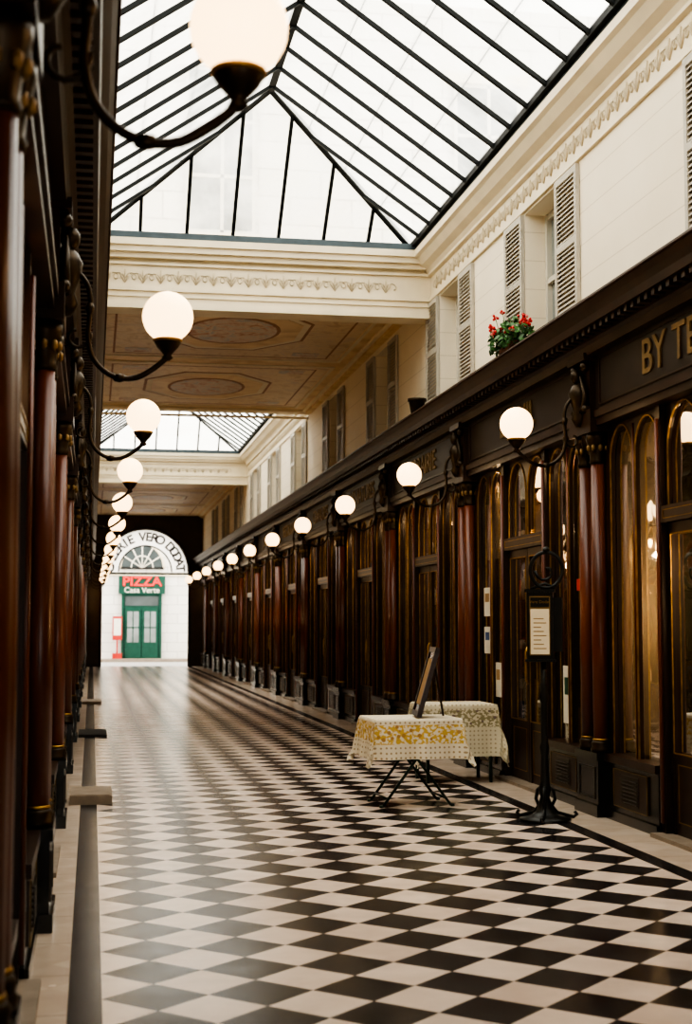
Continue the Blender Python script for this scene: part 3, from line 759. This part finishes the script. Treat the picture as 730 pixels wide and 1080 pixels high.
def tablecloth(hx, hy, drop, top, mat, parent):
    nx, ny = 80, 72; vs = []; fs = []; uvs = []
    for j in range(ny+1):
        for i in range(nx+1):
            s = -(hx+drop)+2*(hx+drop)*i/nx; t = -(hy+drop)+2*(hy+drop)*j/ny
            ox = max(0, abs(s)-hx); oy = max(0, abs(t)-hy)
            x = max(-hx, min(hx, s)); y = max(-hy, min(hy, t)); mn = min(ox, oy); mxx = max(ox, oy)
            z = top-mxx*.98-.20*mn
            sg, tg = (1 if s > 0 else -1), (1 if t > 0 else -1)
            wv = .020*(mxx/drop)
            if ox > 0: x += sg*(.04*ox+wv*(1+sin(t*21+1)+.4*sin(t*43))+.12*mn)
            if oy > 0: y += tg*(.04*oy+wv*(1+sin(s*19)+.4*sin(s*37))+.12*mn)
            vs.append((x, y, z+(.004 if mxx == 0 else 0))); uvs.append((s, t))
    for j in range(ny):
        for i in range(nx):
            a = j*(nx+1)+i; fs.append((a, a+1, a+nx+2, a+nx+1))
    me = bpy.data.meshes.new('tablecloth'); me.from_pydata(vs, [], fs); me.materials.append(M[mat])
    uvl = me.uv_layers.new(name='UVMap')
    for l in me.loops: uvl.data[l.index].uv = uvs[l.vertex_index]
    for p in me.polygons: p.use_smooth = True
    return link('tablecloth', me, parent)
def bistro(name, x, y, rz, hx, hy, drop, top, mat, scissor=True):
    mb = MB()
    mb.box(-hx, hx, -hy, hy, top-.025, top-.002, 'tgreen')
    if scissor:
        for yy in (-hy*.75, hy*.75):
            mb.tube([(-.29,yy,.012),(.22,yy,top-.03)], .012, 'tgreen', 8); mb.tube([(.29,yy,.012),(-.22,yy,top-.03)], .012, 'tgreen', 8)
            mb.tube([(-.29,yy,.012),(-.32,yy,.012)], .013, 'tgreen', 8); mb.tube([(.29,yy,.012),(.32,yy,.012)], .013, 'tgreen', 8)
        for xx, zz in ((-.25,.07),(.25,.07),(0,.39)): mb.tube([(xx,-hy*.75,zz),(xx,hy*.75,zz)], .010, 'tgreen', 8)
    else:
        for sx in (-1,1):
            for sy in (-1,1): mb.tube([(sx*(hx-.05),sy*(hy-.05),0),(sx*(hx-.05),sy*(hy-.05),top-.02)], .018, 'tgreen', 8)
    o = mb.obj(name, None, (x, y, 0), (0,0,rz))
    tablecloth(hx+.006, hy+.006, drop, top, mat, o)
    return o
bistro('bistro_table', 2.67, 12.05, math.radians(2), .37, .30, .33, .725, 'cloth1')
bistro('bistro_table', 3.49, 13.8, 0, .36, .28, .50, .745, 'cloth2', False)

eb = MB()
w, h = .36, .56
eb.box(-w/2, w/2, -.012, .012, 0, h, 'black')
for a in ((-w/2-.02,-w/2+.025,0,h),(w/2-.025,w/2+.02,0,h)): eb.box(a[0],a[1],-.022,.018,a[2],a[3],'wood')
eb.box(-w/2-.02, w/2+.02, -.022, .018, -.02, .025, 'wood'); eb.box(-w/2-.02, w/2+.02, -.022, .018, h-.025, h+.02, 'wood')
eb.box(-w/2+.05, w/2-.05, -.015, -.012, .08, h-.08, 'tan')
eb.tube([(0,.015,h*.85),(0,.22,.045)], .01, 'wood', 6)
e = eb.obj('menu_easel', None, (2.72, 12.0, .758), (math.radians(-16), 0, math.radians(-96)))

# ------------------------------------------------------------------ menu stand
ms = MB()
ms.lathe((0,0,0), [(.20,0),(.20,.02),(.12,.035),(.07,.07),(.055,.12),(.035,.18),(.05,.24),(.035,.30),(.03,.5),(.04,.56),(.028,.6),(.026,.9),(.04,.95),(.026,1.0),(.024,1.28)], 20, 'iron')
for k in range(3):
    a = 2*pi*k/3+.5
    pts = [(cos(a)*r, sin(a)*r, z) for r, z in ((.03,.26),(.07,.23),(.085,.16),(.06,.11),(.10,.06),(.17,.04),(.24,.02),(.27,.04),(.25,.06))]
    ms.tube(pts, .014, 'iron', 8)
ms.box(-.12, .08, -.06, .06, 1.24, 1.76, 'iron')
ms.box(-.10, .06, -.066, -.06, 1.27, 1.73, 'oldgold'); ms.box(-.092, .052, -.069, -.066, 1.28, 1.63, 'signpaper')
ms.box(-.092, .052, -.069, -.066, 1.645, 1.72, 'iron')
for i in range(8): ms.box(-.07, .03-.02*(i % 3), -.0705, -.069, 1.32+.033*i, 1.328+.033*i, 'tan')
ms.box(-.135, .095, -.075, .075, 1.76, 1.785, 'iron'); ms.box(-.135, .095, -.075, .075, 1.22, 1.24, 'iron')
ms.box(.08, .15, -.02, .03, 1.3, 1.72, 'iron')
ring = [(.03+.125*cos(2*pi*i/28), 0, 1.935+.14*sin(2*pi*i/28)) for i in range(28)]
ms.tube(ring, .016, 'iron', 8, closed=True)
sp = [(.03+(.09-.009*i)*cos(i*.55+pi), 0, 1.93+(.10-.010*i)*sin(i*.55+pi)) for i in range(10)]
ms.tube(sp, .013, 'iron', 6)
ms.sphere((.03,0,2.09), .03, 'iron', 10); ms.tube([(-.09,0,1.79),(.02,0,1.83),(.10,0,1.79)], .014, 'iron', 6)
mo = ms.obj('menu_stand', None, (3.47, 10.85, 0), (0,0,math.radians(-22)))
text('menu_title', 'Vero Dodat', .032, 'gold', (-.02,-.071,1.685), (pi/2,0,0), mo, ext=.001)

# ------------------------------------------------------------------ flowers
def flowers(name, x, y, z, n, wide):
    r = random.Random(3); mb = MB()
    mb.box(-.07, .07, -wide*.6, wide*.6, 0, .09, 'terracotta'); mb.box(-.08, .08, -wide*.64, wide*.64, .085, .10, 'terracotta')
    for i in range(n):
        a = r.uniform(0, 2*pi); rr = sqrt(r.random()); p = Vector((cos(a)*rr*.19, sin(a)*rr*wide*1.3, .04+r.uniform(0,.28)*(1.2-rr*.6)))
        u = Vector((r.uniform(-1,1), r.uniform(-1,1), r.uniform(-.5,.8))).normalized(); v = u.orthogonal().normalized(); s = r.uniform(.02,.035)
        mb.add([p-u*s, p-u*s*.3+v*s*.8, p+u*s*.7+v*s*.5, p+u*s, p+u*s*.7-v*s*.5, p-u*s*.3-v*s*.8], [(0,1,2,3,4,5)], 'leaf')
    for i in range(24):
        a = r.uniform(0, 2*pi); rr = sqrt(r.random()); c = (cos(a)*rr*.18-.02, sin(a)*rr*wide*1.2, .18+r.uniform(0,.24)*(1.1-rr*.5))
        mb.tube([(c[0]*.5, c[1]*.7, .09), c], .004, 'leaf', 4)
        for k in range(6): mb.sphere((c[0]+r.uniform(-.022,.022), c[1]+r.uniform(-.022,.022), c[2]+r.uniform(-.018,.018)), .015, 'petal' if r.random() > .2 else 'petal2', 6)
    return mb.obj(name, None, (x, y, z))
flowers('geranium_planter', 3.80, 12.75, 4.01, 480, .28)
pt = MB(); pt.lathe((0,0,0), [(.07,0),(.075,.02),(.10,.16),(.115,.17),(.115,.2),(.10,.2),(.09,.17)], 16, 'bronze'); pt.obj('flower_pot', None, (3.80, 16.7, 4.01))

# ------------------------------------------------------------------ light
w = bpy.data.worlds.new('World'); scene.world = w; w.use_nodes = True
nt = w.node_tree; bg = nt.nodes['Background']
tc = N(nt, 'ShaderNodeTexCoord'); sx = N(nt, 'ShaderNodeSeparateXYZ'); nt.links.new(tc.outputs['Generated'], sx.inputs[0])
rp = N(nt, 'ShaderNodeValToRGB'); rp.color_ramp.elements[0].color = (.88,.85,.79,1); rp.color_ramp.elements[1].color = (1,.96,.88,1)
nt.links.new(sx.outputs[2], rp.inputs[0]); nt.links.new(rp.outputs[0], bg.inputs[0]); bg.inputs[1].default_value = 3.8

# ------------------------------------------------------------------ camera
cd = bpy.data.cameras.new('Camera'); cam = link('camera', cd)
cd.sensor_fit = 'VERTICAL'; cd.sensor_height = 36; cd.sensor_width = 24; cd.lens = 1520/1080*36
cam.location = (0, 0, 1.5)
cam.rotation_euler = (pi/2+math.atan(120/1520), 0, -math.radians(9.97))
cd.dof.use_dof = True; cd.dof.focus_distance = 12.5; cd.dof.aperture_fstop = 2.8
cd.clip_start = .05; cd.clip_end = 300
scene.camera = cam
scene.view_settings.view_transform = 'AgX'
try: scene.view_settings.look = 'AgX - High Contrast'
except Exception as ex: print(ex)
scene.view_settings.exposure = .5
